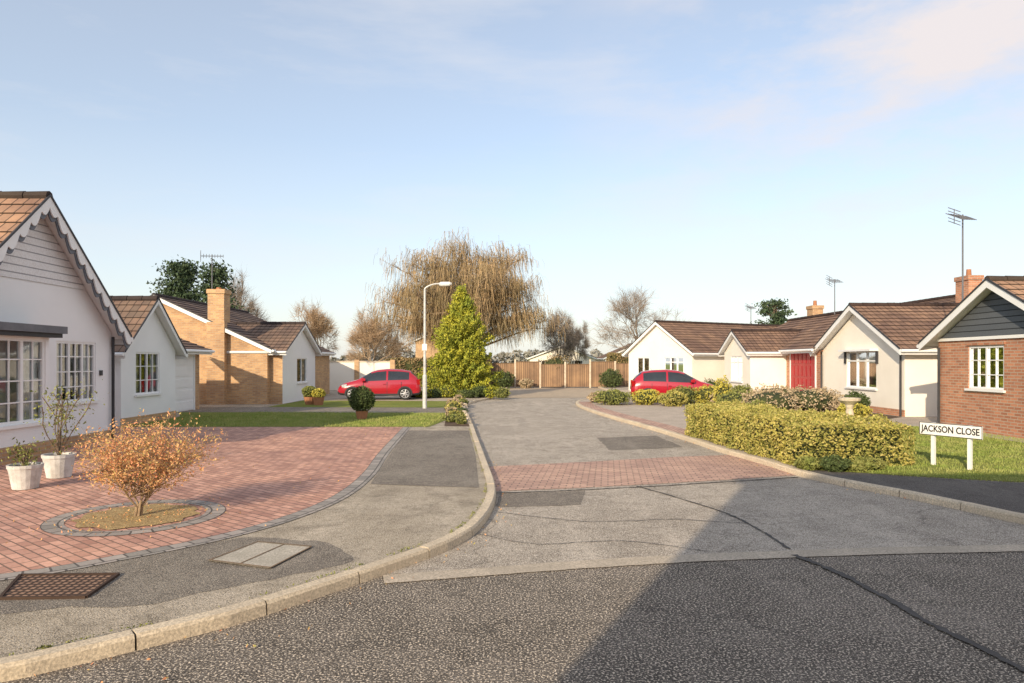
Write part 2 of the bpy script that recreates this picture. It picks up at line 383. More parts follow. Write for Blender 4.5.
right_edge=crom([(26,4.6),(12,5.6),(8.2,6.3),(6.6,7.1),(5.95,8.0),(5.75,8.7),(5.42,9.6),(5.1,10.3),(4.78,11.2),(4.62,12.7),(4.36,14.3),(4.2,16.2),(3.86,19.1),(3.37,22.4),(2.96,26),(2.8,29.5),(3.2,32.5),(4.8,36),(6,39),(6.3,50)],6)
sheet('ground',[(-600,-600),(600,-600),(600,900),(-600,900)],-.06,m_grass)
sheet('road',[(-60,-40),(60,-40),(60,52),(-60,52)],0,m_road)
lk=[p for p in left_edge if p[1]>6.0]; rk=[p for p in right_edge if p[1]>7.0 and p[0]<7]
band=crom([(-1.12,5.95),(-.11,6.2),(.82,6.42),(1.80,6.6),(2.82,6.74),(3.86,6.86),(5.15,6.95),(6.7,7.1)],8)
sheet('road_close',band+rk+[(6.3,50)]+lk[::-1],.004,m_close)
ribbon('concrete_strip',resamp(band,.12),.24,.008,m_band,.06)
rum=[(-.235,10.0),(1.0,10.25),(2.6,10.7),(4.75,11.4),(4.6,12.9),(4.45,13.9),(3.2,13.6),(1.6,13.0),(.4,12.6),(-.44,12.35),(-.3,11.1)]
sheet('block_paving_band',rum,.009,m_rumble)
seam([(2.75,6.7),(2.9,6.2),(2.98,5.69),(3.02,5.03),(3.1,4.5),(3.16,4.0),(3.2,3)],.06)
seam([(1.9,10.4),(2.4,9.3),(2.74,8.2),(2.8,7.5),(2.82,6.9)],.03)
seam([(-.25,9.85),(1.1,10.1),(2.7,10.55),(4.7,11.2)],.04)
seam([(-.2,8.6),(.9,8.1),(1.9,8.2),(2.75,8.0)],.014)
seam([(-.4,7.5),(.3,7.1),(1.2,7.2),(2.0,6.8)],.012)
def rough_edge(pts,amp=.03,step=.15): 
    q=resamp(pts+[pts[0]],step); return [(x+random.gauss(0,amp),y+random.gauss(0,amp)) for x,y in q][:-1]
sheet('road_patch',rough_edge([(-.2,8.9),(.9,9.05),(1.1,10.05),(-.22,9.8)],.012,.1),.0075,m_pave2)
sheet('road_patch',rough_edge([(2.1,14.6),(3.9,15.2),(3.7,17.6),(2.0,17.0)],.02,.15),.0075,m_pave2)
sheet('gravel_court',[(-.85,36),(4.7,36.3),(6.1,40),(6.4,52),(-.45,52)],.010,m_gravel)
kerb('kerb',left_edge,1); kerb('kerb',right_edge,-1)
LL=offs(left_edge,.12); RR=offs(right_edge,-.12)
def sc(l,k=.953): return [(a*k,b*k) for a,b in l]
sheet('pavement',LL+[(-.4,60),(-60,60),(-60,-2.6)],GZ,m_pave)
sheet('pavement',RR+[(6.3,60),(60,60),(60,4.6)],GZ,m_drive)
z1=GZ+.004; z2=GZ+.008; z3=GZ+.012
dedge=crom(sc([(-3.05,19.8),(-2.68,14.4),(-2.42,11.5),(-2.42,9.6),(-2.70,8.3),(-3.15,7.37),(-3.8,6.6),(-4.5,6.0),(-6.5,5.1),(-9.5,4.2)]),8)
sheet('block_driveway',dedge+[(-15,4),(-15,19),(-3.0,19)],z1,m_block)
ribbon('driveway_edging',dedge,.22,z2,m_sett)
TX,TY=-4.38,8.0
circ=lambda r,n=40:[(TX+r*math.cos(2*math.pi*i/n),TY+r*math.sin(2*math.pi*i/n)) for i in range(n+1)]
ribbon('sett_ring',circ(.84),.22,z2,m_sett)
sheet('tree_pit',[(TX+(.64+.06*math.sin(i*2.3))*math.cos(2*math.pi*i/30),TY+(.64+.06*math.sin(i*1.7))*math.sin(2*math.pi*i/30)) for i in range(30)],z3,m_mulch)
sheet('pavement_patch',rough_edge(sc([(-3.4,5.3),(-2.9,5.3),(-2.35,5.8),(-1.8,6.2),(-1.45,6.6),(-1.7,6.95),(-2.0,7.25),(-2.9,7.45),(-3.9,6.5),(-4.5,5.95),(-5.5,5.2),(-6.5,3.9)]),.02),z1-.002,m_pave2)
sheet('pavement_patch',sc([(-.5,10.3),(-2.2,10.6),(-2.5,14),(-2.9,18.9),(-1.2,18.9),(-.75,14)]),z1,m_pave2)
P=Part('service_cover'); q=sc([(-2.89,6.49),(-2.67,7.17),(-2.04,6.98),(-2.21,6.24)])
P.face([(a,b,z3) for a,b in q],m_conc)
L_=lambda a,b,t:(a[0]+(b[0]-a[0])*t,a[1]+(b[1]-a[1])*t)
for t in (0,.49,.975):
    a,b=L_(q[0],q[3],t),L_(q[0],q[3],t+.025); c,d=L_(q[1],q[2],t+.025),L_(q[1],q[2],t); P.face([(x,y,z3+.004) for x,y in (a,b,c,d)],m_post)
for t in (0,.97):
    a,b=L_(q[0],q[1],t),L_(q[0],q[1],t+.03); c,d=L_(q[3],q[2],t+.03),L_(q[3],q[2],t); P.face([(x,y,z3+.006) for x,y in (a,b,c,d)],m_post)
P.done()
q=sc([(-4.09,5.45),(-4.35,6.04),(-3.5,6.07),(-3.42,5.48)]); P=Part('drain_cover'); P.face([(a,b,z3) for a,b in q],m_rust)
for i in range(4):
    a,b=V((*q[i],z3)),V((*q[(i+1)%4],z3)); P.tube(a,b,.016,.016,m_rust,4)
P.done()
sheet('lawn',[(-2.3,19.0),(-1.75,24),(-9,24.5),(-11.9,24.5),(-10.9,22.4),(-10.9,19.0)],z2,m_grass)
sheet('dark_driveway',[(-1.9,24.0),(-2.1,27),(-13,27.5),(-13,24.5),(-9,24.5)],z1,m_pave2)
sheet('lawn',[(-2.3,27),(-2.2,29),(-2.1,31.5),(-9.8,32),(-9.8,29.2),(-9.8,27.4)],z2,m_grass)
sheet('car_drive',[(-2.3,31.5),(-2,36),(-9.8,40),(-9.8,32)],z1,m_drive)
sheet('flower_bed',[(-1.2,19.2),(-1.65,24),(-2.1,27),(-2.2,31),(-2.9,31),(-2.7,27),(-2.3,24),(-1.9,19.2)],z3,m_soil)
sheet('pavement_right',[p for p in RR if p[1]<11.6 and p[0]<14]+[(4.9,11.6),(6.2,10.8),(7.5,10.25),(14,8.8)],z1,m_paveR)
sheet('lawn',[(4.85,11.5),(6.2,10.85),(7.5,10.3),(14,9.0),(14,14.3),(11.9,14.3),(11.9,19.3),(10.6,20.4),(7.6,20),(5.9,18)],z2,m_grass)
rp=[p for p in RR if 16.5<p[1]<31]; ribbon('block_edging',offs(rp,-.3),.55,z2,m_rumble)
sheet('house_path',[(10.7,20.4),(12,19.4),(12,14.4),(11.4,14.4),(11.4,19),(10.2,20)],z3,m_conc)
sheet('flower_bed',[(7.6,20.2),(10.7,20.6),(12.8,22.4),(12.8,27.5),(9.2,26.5),(7.4,23)],z2,m_soil)
def blades(name,poly,n,h=.045):
    xs=[p[0] for p in poly]; ys=[p[1] for p in poly]; vs=[];fs=[]
    def inside(x,y):
        c=False;j=len(poly)-1
        for i in range(len(poly)):
            if (poly[i][1]>y)!=(poly[j][1]>y) and x<(poly[j][0]-poly[i][0])*(y-poly[i][1])/(poly[j][1]-poly[i][1])+poly[i][0]: c=not c
            j=i
        return c
    k=0
    while k<n:
        x=random.uniform(min(xs),max(xs)); y=random.uniform(min(ys),max(ys))
        if not inside(x,y): continue
        a=random.random()*6.28; w=.008; hh=h*random.uniform(.5,1.3); dx,dy=math.cos(a)*w,math.sin(a)*w; lx,ly=random.uniform(-.03,.03),random.uniform(-.03,.03)
        i=len(vs); vs+=[(x-dx,y-dy,GZ),(x+dx,y+dy,GZ),(x+lx,y+ly,GZ+hh)]; fs.append((i,i+1,i+2)); k+=1
    me=bpy.data.meshes.new(name); me.from_pydata(vs,[],fs); me.materials.append(m_blade); o=bpy.data.objects.new(name,me); scene.collection.objects.link(o)
blades('grass',[(4.95,11.6),(6.2,10.8),(7.5,10.25),(12,9.4),(11.9,19),(10,19),(6.9,16)],34000)
blades('grass',[(-2.4,18.95),(-1.9,24),(-9,24.5),(-10.8,22.4),(-10.8,18.95)],18000,.06)
# ---------------------------------------------------------------- vegetation
def leafmesh(name,pts,size,mat,parent=None,up=0):
    n=len(pts); a=rng.normal(size=(n,3)); a/=np.linalg.norm(a,axis=1)[:,None]
    b=rng.normal(size=(n,3)); b[:,2]+=up; b-=a*np.sum(a*b,1)[:,None]; b/=np.linalg.norm(b,axis=1)[:,None]
    s=(size*rng.uniform(.6,1.3,n))[:,None]; pts=np.asarray(pts)
    v=np.stack([pts-b*s,pts+a*s*.5,pts+b*s,pts-a*s*.5],1).reshape(-1,3)
    f=np.arange(4*n).reshape(-1,4)
    me=bpy.data.meshes.new(name); me.from_pydata(v.tolist(),[],f.tolist()); me.materials.append(mat)
    o=bpy.data.objects.new(name,me); scene.collection.objects.link(o)
    if parent: o.parent=parent
    return o
def core(name,c,r,mat,parent,sub=2,lump=.12):
    bm=bmesh.new(); bmesh.ops.create_icosphere(bm,subdivisions=sub,radius=1)
    for v in bm.verts:
        k=1+lump*noise.noise(v.co*2.5+V(c)); v.co=V((v.co.x*r[0]*k,v.co.y*r[1]*k,v.co.z*r[2]*k))+V(c)
    me=bpy.data.meshes.new(name); bm.to_mesh(me); bm.free(); me.materials.append(mat); o=bpy.data.objects.new(name,me); scene.collection.objects.link(o); o.parent=parent
def shrub(name,x,y,r,h,mat,n=1500,ls=.04,lump=.25,z=GZ):
    e=empty(name); c=V((x,y,z+(h*.5))); d=rng.normal(size=(n,3)); d/=np.linalg.norm(d,axis=1)[:,None]
    out=[]
    for q in d:
        k=1+lump*noise.noise(V(q)*2.2+c); k*=random.uniform(.82,1.05)
        out.append((c.x+q[0]*r*k,c.y+q[1]*r*k,max(z+.01,c.z+q[2]*h*.5*k)))
    core('core',c,(r*.82,r*.82,h*.41),m_core,e); leafmesh('leaves',out,ls,mat,e); return e
def quadhedge(name,cs,h,mat,n=26000,ls=.035,z=GZ):
    e=empty(name); cs=[V((a,b,0)) for a,b in cs]
    bl=lambda s,t:(cs[0].lerp(cs[1],s)).lerp(cs[3].lerp(cs[2],s),t)
    cen=bl(.5,.5); faces=[('t',(cs[1]-cs[0]).length*(cs[3]-cs[0]).length)]
    for i in range(4): faces.append((i,(cs[(i+1)%4]-cs[i]).length*h))
    tot=sum(f[1] for f in faces); out=[]
    for k,A in faces:
        for _ in range(int(n*A/tot)):
            if k=='t': p=bl(random.random(),random.random()); p=V((p.x,p.y,h)); nn=V((0,0,1))
            else:
                a,b=cs[k],cs[(k+1)%4]; p=a.lerp(b,random.random()); nn=(b-a).cross(V((0,0,1))).normalized()
                if (p-cen).dot(nn)<0: nn=-nn
                p=V((p.x,p.y,random.random()*h))
            if p.z>h-.12: 
                k2=(p.z-(h-.12))/.12; dd=(V((cen.x,cen.y,0))-V((p.x,p.y,0)));
                if k!='t': p+=dd.normalized()*.08*k2*k2
            p+=nn*(.13*noise.noise(p*1.3)+.05*noise.noise(p*6)+random.uniform(-.05,.025)+(random.random()**8)*.06)
            out.append((p.x,p.y,max(.02,p.z)+z))
    P=Part('core'); ins=.09; c2=[c.lerp(cen,.05) + (cen-c).normalized()*ins for c in cs]
    P.hexa([(c.x,c.y,z) for c in c2]+[(c.x,c.y,z+h-.12) for c in c2],m_core); P.done(e)
    leafmesh('leaves',out,ls,mat,e); return e
quadhedge('hedge',[(4.92,11.75),(7.0,11.9),(6.0,18.3),(4.3,17.0)],.71,m_hedge,38000,.03)
def bare_tree(name,x,y,h,w=1.0,levels=7,mat=None,twig=None,tw=.010,trunk=.03,seed=1,twn=4,droop=0,fork=.25):
    r=random.Random(seed); e=empty(name); P=Part('trunk_and_limbs'); mat=mat or m_bark; tips=[]; segs=[]
    def grow(p,d,L,rad,lv):
        q=p
        for k in range(2):
            d=(d+V((r.gauss(0,.13),r.gauss(0,.13),r.gauss(.03,.08)-droop*.04*lv))).normalized(); q2=q+d*L/2
            segs.append((q,q2,rad*(1-.15*k),rad*(1-.15*(k+1)),lv)); q=q2
            if lv>=4: tips.append((q,d))
            if k==0 and lv>1 and r.random()<.4 and lv<levels:
                a=r.random()*6.28; o=d.orthogonal().normalized(); o.rotate(Matrix.Rotation(a,3,d)); grow(q,(d+o*1.1).normalized(),L*.6,rad*.4,lv+2)
        if lv>=levels: return
        a=r.random()*6.28; nb=(1 if r.random()<.65 else 2) if lv else 3
        grow(q,(d+V((r.gauss(0,.18),r.gauss(0,.18),.02))).normalized(),L*r.uniform(.78,.92),rad*.74,lv+1)
        for i in range(nb):
            o=d.orthogonal().normalized(); o.rotate(Matrix.Rotation(a+i*6.28/nb+r.uniform(-.4,.4),3,d)); grow(q,(d+o*r.uniform(.6,1.1)).normalized(),L*r.uniform(.62,.85),rad*.55,lv+1)
    grow(V((0,0,0)),V((0,0,1)),fork,trunk*.5,0)
    mz=max(s[1].z for s in segs); mx=sorted(math.hypot(s[1].x,s[1].y) for s in segs)[int(len(segs)*.97)]; K=h*.95/mz; kx=w/mx
    T_=lambda q:V((x+q.x*kx,y+q.y*kx,q.z*K))
    for a,b,r0,r1,lv in segs: P.tube(T_(a),T_(b),max(r0*h,.010),max(r1*h,.009),mat if lv<3 else (twig or mat),6 if lv<2 else (4 if lv<4 else 3),False)
    P.done(e); T=Part('twigs')
    for q,d in tips:
        for k in range(twn):
            dd=(d*.8+V((r.gauss(0,.5),r.gauss(0,.5),r.gauss(.05-droop*.5,.4)))).normalized(); l=h*.07*r.uniform(.5,1.6); s=dd.orthogonal().normalized()*tw; p=T_(q); m2=p+dd*l*.6+V((0,0,-droop*l*.15))
            T.face([p-s,p+s,m2+s*.6,m2-s*.6],twig or mat,[(0,0)]*4); T.face([m2-s*.6,m2+s*.6,m2+(dd+V((r.gauss(0,.3),r.gauss(0,.3),-droop*.8))).normalized()*l*.6],twig or mat,[(0,0)]*3)
    T.done(e); return e
# golden conifer
e=empty('conifer_tree'); P=Part('trunk'); P.tube((-2.75,37,0),(-2.75,37,5.6),.16,.03,m_bark,8); P.done(e)
pts=[]
for i in range(300):
    t=(i/300)**.9; a=i*2.399; z=.1+5.3*t; R=(2.05*(1-t)**.8+.12)*(1+.4*noise.noise(V((math.cos(a)*1.7,math.sin(a)*1.7,z*.8))))*random.uniform(.75,1.2)
    nn=int(45+130*(1-t)); rise=random.uniform(.2,.75)
    for k in range(nn):
        s=random.random()**.55; spr=.24*(1-s*.55)
        pts.append((-2.75+math.cos(a)*R*s+random.gauss(0,spr*.45),37+math.sin(a)*R*s+random.gauss(0,spr*.45),z+rise*s*s+random.gauss(0,.09)))
leafmesh('foliage',pts,.072,m_conif,e,up=2)
# willow
def willow(name,cx,cy,domes,n,seed):
    e=empty(name); r=random.Random(seed); P=Part('trunk_and_limbs'); P.tube((cx,cy,0),(cx,cy,2.6),.45,.36,m_bark,10,False); ends=[]
    for (dx,dy,top,R,wt) in domes:
        D=V((cx+dx,cy+dy,top-R*.75))
        for i in range(8):
            a=r.random()*6.28; rr=R*r.uniform(.15,.95); tgt=D+V((math.cos(a)*rr,math.sin(a)*rr,R*.75*math.sqrt(max(.05,1-(rr/R)**2)))); p0=V((cx,cy,2.4)); last=p0; rad=.2
            for k in range(1,9):
                t=k/8; q=V((p0.x+(tgt.x-p0.x)*t**1.15+r.gauss(0,.15),p0.y+(tgt.y-p0.y)*t**1.15+r.gauss(0,.15),p0.z+(tgt.z-p0.z)*(1-(1-t)**1.5))); P.tube(last,q,rad,rad*.78,m_bark,5,False); rad*=.78; last=q
                if k>3:
                    for _ in range(4):
                        q2=q+V((r.gauss(0,.75),r.gauss(0,.75),r.gauss(.45,.45))); P.tube(q,q2,.03,.012,m_barkp,3,False); ends.append(q2)
                        q3=q2+V((r.gauss(0,.4),r.gauss(0,.4),r.gauss(.2,.3))); P.tube(q2,q3,.014,.008,m_barkp,3,False); ends.append(q3)
    P.done(e); T=Part('hanging_twigs')
    for q0 in ends:
        for _ in range(n):
            p=q0+V((r.gauss(0,.3),r.gauss(0,.3),r.gauss(0,.25))); a=r.random()*6.28; o=V((p.x-cx,p.y-cy,0)); o=o.normalized()*.4 if o.length>.1 else o
            h0=V((math.cos(a)*.5+o.x,math.sin(a)*.5+o.y,0)); L=r.uniform(.5,1.5)
            if p.z-L<1: continue
            w=r.uniform(.012,.026); b=r.random()*3.14; s=V((math.cos(b)*w,math.sin(b)*w,0)); prev=None; up=r.uniform(0,.35)
            for k in range(4):
                t=k/3; q=p+h0*(math.sin(t*1.5)*.45*L)+V((r.gauss(0,.04),r.gauss(0,.04),up*math.sin(min(1,t*2)*3.14)*.7-L*t**1.7))
                cur=(q-s*(1-.5*t),q+s*(1-.5*t))
                if prev: T.face([prev[0],prev[1],cur[1],cur[0]],m_willow,[(0,0)]*4)
                prev=cur
    T.done(e)
willow('willow_tree',-4.0,60,[(-.2,0,11.9,3.7,1.2),(3.5,.5,11.0,3.0,.9),(-3.8,-.5,10.4,3.1,1.0),(5.0,-1,8.5,2.3,.6),(-5.2,.5,8.0,2.3,.6),(1.8,-2.5,9.2,3.6,1),(-2,-2.8,8.8,3.4,.9),(5.2,0,6.0,2.3,.5),(-5.0,-1.5,5.8,2.5,.5),(0,-3,6.4,3.2,.5)],6,3)
bare_tree('bare_tree',-17,62,7.8,2.6,7,m_barkp,m_twigo,.011,.03,5,2)
bare_tree('bare_tree',-12.0,58,7.0,3.2,7,m_barkp,m_twigo,.010,.03,9,2)
bare_tree('bare_tree',-14.5,70,7.6,2.8,7,m_bark,m_twigb,.011,.03,23,2)
bare_tree('bare_tree',12.2,62,9.3,4.6,7,m_bark,m_twigb,.009,.035,12,2)
bare_tree('bare_tree',5.2,76,8.2,1.8,7,m_bark,m_twigb,.012,.03,31,2)
bare_tree('bare_tree',7.8,80,7.2,1.8,7,m_bark,m_twigb,.012,.03,33,2)
bare_tree('bare_tree',-26,66,10.8,2.6,7,m_bark,m_twigb,.010,.03,19,2)
def pine(name,x,y,h,R,n,seed,mat=None,tp=.8):
    e=empty(name); r=random.Random(seed); P=Part('trunk'); P.tube((x,y,0),(x,y,h*.95),h*.025,.04,m_bark,7,False); pts=[]
    for i in range(80):
        t=r.uniform(.3,1); a=r.random()*6.28; rr=R*r.uniform(.2,1)*(1.2-tp*t); c=V((x+math.cos(a)*rr,y+math.sin(a)*rr,h*t)); P.tube((x,y,h*t-.5),c,.06,.02,m_bark,4,False)
        for _ in range(n//80): pts.append((c.x+r.gauss(0,R*.12),c.y+r.gauss(0,R*.12),c.z+r.gauss(0,R*.05)))
    P.done(e); leafmesh('needles',pts,.13,mat or m_pine,e)
pine('pine_tree',-25.2,52,9.4,4.2,9000,2,tp=1.12); pine('pine_tree',-22.2,51,9.2,3.6,8000,8,tp=1.15); pine('pine_tree',21.5,56,6.9,2.4,5000,4)
pts=[]
for i in range(24000):
    x=random.uniform(-90,100); hh=3.4+1.8*noise.noise(V((x*.09,3,0)))+1.6*noise.noise(V((x*.5,7,0))); z=abs(hh)*random.random()**.7
    pts.append((x,105+random.uniform(-3,3),z))
leafmesh('distant_trees',pts,.38,m_far)
for k,(xa,xb,y,h) in enumerate([(-9,-1.6,48.5,2.1),(8,13,56,2.6)]): quadhedge('hedge',[(xa,y),(xb,y),(xb,y+1.4),(xa,y+1.4)],h,m_brownhedge,9000,.09,z=0)
# driveway ornamental tree
e=empty('ornamental_tree'); P=Part('stems'); tips=[]
r=random.Random(4); C=V((TX+.12,TY,GZ+.79))
for i in range(6):
    a=i*1.05; p=V((TX+.035*math.cos(a),TY+.035*math.sin(a),GZ)); last=p; rr=r.uniform(.15,.6); top=r.uniform(.5,.85)
    for k in range(1,6):
        t=k/5; q=V((TX+.1*t+math.cos(a)*rr*t**1.5+r.gauss(0,.012),TY+math.sin(a)*rr*t**1.5+r.gauss(0,.012),GZ+top*t)); P.tube(last,q,.015*(1.15-t*.8),.015*(1.05-t*.8),m_barkp,5,False); last=q
        if k>1:
            for _ in range(10):
                while True:
                    u=V((r.uniform(-1,1),r.uniform(-1,1),r.uniform(-1,1)))
                    if .15<u.length<1: break
                tgt=C+V((u.x*.92,u.y*.92,u.z*.44)); dd=(tgt-q); 
                if dd.length>.8: dd=dd.normalized()*.8
                m_=q+dd*.5+V((r.gauss(0,.03),r.gauss(0,.03),r.gauss(0,.03))); P.tube(q,m_,.005,.003,m_barkp,3,False); P.tube(m_,q+dd,.003,.0015,m_barkp,3,False); tips.append((m_,q+dd)); tips.append((m_,q+dd))
                q3=m_+V((r.gauss(0,.14),r.gauss(0,.14),r.gauss(.04,.1))); P.tube(m_,q3,.003,.0015,m_barkp,3,False); tips.append((m_,q3))
P.done(e); pts=[]
for _ in range(8600):
    a,b=r.choice(tips); t=r.random()*1.15; p=a.lerp(b,t)+V((r.gauss(0,.035),r.gauss(0,.035),r.gauss(0,.03)))
    if p.z<GZ+.28: continue
    pts.append(tuple(p))
leafmesh('leaves',pts,.017,m_orng,e)
fl=[(TX+r.gauss(0,.5),TY+r.gauss(0,.5),z3+.006) for _ in range(260)]
for p in left_edge:
    if 4<p[1]<30:
        for _ in range(2): fl.append((p[0]+r.gauss(.12,.08),p[1]+r.gauss(0,.3),.016))
for _ in range(120): fl.append((r.uniform(-8,-2.6),r.uniform(7.4,17),z3+.004))
for _ in range(120): y=r.uniform(9,30); fl.append((min([p for p in right_edge],key=lambda p:abs(p[1]-y)+(p[0]>7)*99)[0]-abs(r.gauss(0,.15)),y,.016))
leafmesh('fallen_leaves',fl,.015,m_orng)
# weeds growing in the kerb joint
wd=[]
for p,q in zip(offs(left_edge,.15),offs(left_edge,.15)[1:]):
    if 3.5<p[1]<22 and r.random()<.8:
        for _ in range(int(30*r.random())): t=r.random(); wd.append((p[0]+(q[0]-p[0])*t+r.gauss(0,.012),p[1]+(q[1]-p[1])*t,GZ+.012+abs(r.gauss(0,.012))))
leafmesh('weeds',wd,.011,m_midl)
# small shrubs
shrub('topiary_ball',-4.75,21.6,.40,.80,m_dkl,2600,.035,.06,z=.32)
P=Part('plant_pot'); P.tube((-4.75,21.6,GZ),(-4.75,21.6,.36),.15,.2,m_terra,12); P.done()
for x,y,rr,h,m in [(-8.6,29.0,.32,.5,m_midl),(-8.1,28.6,.26,.4,m_yell)]:
    P=Part('plant_pot'); P.tube((x,y,GZ),(x,y,.42),.17,.24,m_terra,12); P.done(); shrub('potted_plant',x,y,rr,h,m,900,.05,z=.38)
for x,y,rr,h,m in [(4.3,29.0,.75,.65,m_midl),(5.7,29,.6,.65,m_yell),(6.6,28.0,.55,.62,m_hedge),(7.4,29.5,.62,.75,m_midl),(8.5,29.3,.7,.8,m_yell),(8.1,26.2,.34,1.15,m_yell),(9.0,28.5,.7,.6,m_heath),(3.9,30.5,.5,.45,m_heath),
    (8.6,22.6,.95,.9,m_heath),(9.9,22.9,.9,.95,m_heath),(9.3,24.0,1.0,1.0,m_heath),(10.9,24.2,.8,.9,m_heath),(8.0,24.3,.7,.8,m_midl),(7.6,21.3,.5,.55,m_midl),(10.9,21.8,.45,.5,m_yell),(11.9,23.6,.4,.8,m_dkl),
    (10.0,34.2,.5,.9,m_dkl),(10.2,30.3,.5,.8,m_midl),(9.3,37.2,.6,1.0,m_dkl),
    (5.35,11.35,.24,.24,m_dkl),(5.0,11.5,.2,.2,m_midl),(6.0,11.45,.22,.2,m_midl),(5.7,11.3,.16,.16,m_midl)]:
    shrub('garden_shrub',x,y,rr,h,m,1500,.045 if y>20 else .03,.4)
for i in range(16):
    t=i/15; x=-1.62-.55*min(1,t*1.6)+random.uniform(-.2,.15); y=19.8+11*t; shrub('bedding_plant',x,y,random.uniform(.16,.32),random.uniform(.2,.45),random.choice([m_dkl,m_midl,m_heath,m_hedge]),420,.035,.4)
for i in range(9): shrub('garden_shrub',-4.9+i*.55,34.6+random.uniform(-.3,.3),random.uniform(.35,.5),random.uniform(.35,.65),random.choice([m_dkl,m_midl,m_conif]),800,.05,.35)
P=Part('rockery_stones')
for i in range(34):
    t=random.random(); x=-1.35-.6*min(1,t*1.6)+random.uniform(-.12,.12); y=19.4+10*t; s=random.uniform(.08,.17)
    P.tube((x,y,GZ-.02),(x+.02,y,GZ+s),s,s*.5,m_stone,6)
P.done()
def planter(x,y,r,h,ph,seed,lv=26):
    e=empty('planter'); P=Part('pot'); prof=[(.72,0),(.8,.3),(.95,.85),(1.0,.86),(1.02,1.0),(.9,1.0),(.88,.9),(0,.88)]; k=20
    for (a,za),(b,zb) in zip(prof,prof[1:]):
        for i in range(k):
            t0,t1=2*math.pi*i/k,2*math.pi*(i+1)/k; mt=m_pot if b>.01 else m_soil
            P.face([(x+a*r*math.cos(t0),y+a*r*math.sin(t0),GZ+.01+za*h),(x+a*r*math.cos(t1),y+a*r*math.sin(t1),GZ+.01+za*h),(x+b*r*math.cos(t1),y+b*r*math.sin(t1),GZ+.01+zb*h),(x+b*r*math.cos(t0),y+b*r*math.sin(t0),GZ+.01+zb*h)],mt)
    P.done(e)
    rr=random.Random(seed); S=Part('stems'); pts=[]
    for i in range(9):
        p=V((x,y,GZ+h*.85)); d=V((rr.gauss(0,.22),rr.gauss(0,.22),1)).normalized()
        for k in range(5):
            q=p+d*ph/5.5; S.tube(p,q,.009,.006,m_bark,4,False); p=q; d=(d+V((rr.gauss(0,.2),rr.gauss(0,.2),.05))).normalized()
            for _ in range(lv if k>1 else 4): pts.append(tuple(p+V((rr.gauss(0,.09),rr.gauss(0,.09),rr.gauss(0,.08)))))
    S.done(e); leafmesh('leaves',pts,.026,m_midl,e)
planter(-6.95,9.75,.22,.34,.35,3,6); planter(-7.1,10.7,.23,.36,1.15,5,16)
# ---------------------------------------------------------------- buildings left
f1=Fr((-9.45,10.8,GZ),(0,1,0),(1,0,0))
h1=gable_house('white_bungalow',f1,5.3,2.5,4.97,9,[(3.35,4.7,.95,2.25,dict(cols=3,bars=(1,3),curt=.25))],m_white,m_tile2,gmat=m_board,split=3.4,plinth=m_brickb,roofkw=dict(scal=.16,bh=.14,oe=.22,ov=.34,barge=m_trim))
P=Part('bay_window'); fb=Fr((-8.95,10.6,GZ),(0,1,0),(1,0,0))
wall(P,fb,2.6,2.35,[(.08,2.5,.68,2.25)],m_white); window(P,fb,.08,2.5,.68,2.25,cols=4,bars=(1,3),fw=.06,curt=.24)
fs=Fr((-9.44,13.2,GZ),(1,0,0),(0,1,0)); wall(P,fs,.49,2.35,[],m_white)
P.box(-9.44,-8.72,10.4,13.4,GZ+2.36,GZ+2.5,m_lead); P.box(-9.44,-8.78,10.45,13.34,GZ+2.28,GZ+2.357,m_dark)
P.box(-9.44,-8.925,10.58,13.22,GZ-.05,GZ+.3,m_brickb)
P.done(h1)
P=Part('number_plaque'); P.box(-9.44,-9.42,15.62,15.72,GZ+1.5,GZ+1.62,m_dark); P.done(h1)
P=Part('drainpipe'); P.tube((-9.38,16.05,GZ),(-9.38,16.05,GZ+2.4),.035,.035,m_dark,8); P.done(h1)
P=Part('roof_aerial'); aerial(P,-10.8,13.4,5.0,5.45,.2,6,.7); P.done(h1)
f2=Fr((-11,19.2,GZ),(0,1,0),(1,0,0))
h2=gable_house('white_bungalow',f2,3.1,2.2,3.62,7,[(.75,2.1,.85,2.1,dict(cols=2,bars=(1,2),curt=.25))],m_white,m_tile3,plinth=m_brickb,roofkw=dict(oe=.25,bh=.16))
P=Part('link_wall'); fl_=Fr((-11.8,16.1,GZ),(0,1,0),(1,0,0)); wall(P,fl_,3.1,2.3,[],m_white); P.done(h2)
P=Part('link_roof'); slope(P,(-11.5,16.15,2.4),(-11.5,18.9,2.4),(-14,18.9,3.6),(-14,16.15,3.6),m_tile3); P.done(h2)
e=empty('garage'); P=Part('walls'); f=Fr((-12,22.6,GZ),(0,1,0),(1,0,0)); wall(P,f,3.6,2.3,[],m_brickb); door(P,f,.9,3.1,2.05,m_trim,5,1)
wall(P,Fr((-18,22.6,GZ),(1,0,0),(0,-1,0)),6,2.3,[],m_white); wall(P,Fr((-18,26.2,GZ),(1,0,0),(0,1,0)),6,2.3,[],m_brickb)
P.done(e); P=Part('roof'); slope(P,(-11.6,22.45,2.35),(-11.6,26.4,2.35),(-14.2,26.4,3.3),(-14.2,22.45,3.3),m_tile3); P.done(e)
f3=Fr((-20,29.3,GZ),(1,0,0),(0,-1,0))
h3=gable_house('brick_bungalow',f3,9.5,2.35,4.55,10,[],m_brickb,m_tile3,roofkw=dict(oe=.25,bh=.18))
P=Part('chimney'); 
P.box(-12.98,-12.22,29.0,29.295,GZ-.05,3.6,m_brickb); chimney(P,-12.6,29.35,3.6,5.0,.7,.62,m_brickb,0); P.tube((-12.6,29.35,5),(-12.6,29.35,5.1),.12,.1,m_terra,10); P.done(h3)
f3b=Fr((-9.95,29.6,GZ),(0,1,0),(1,0,0))
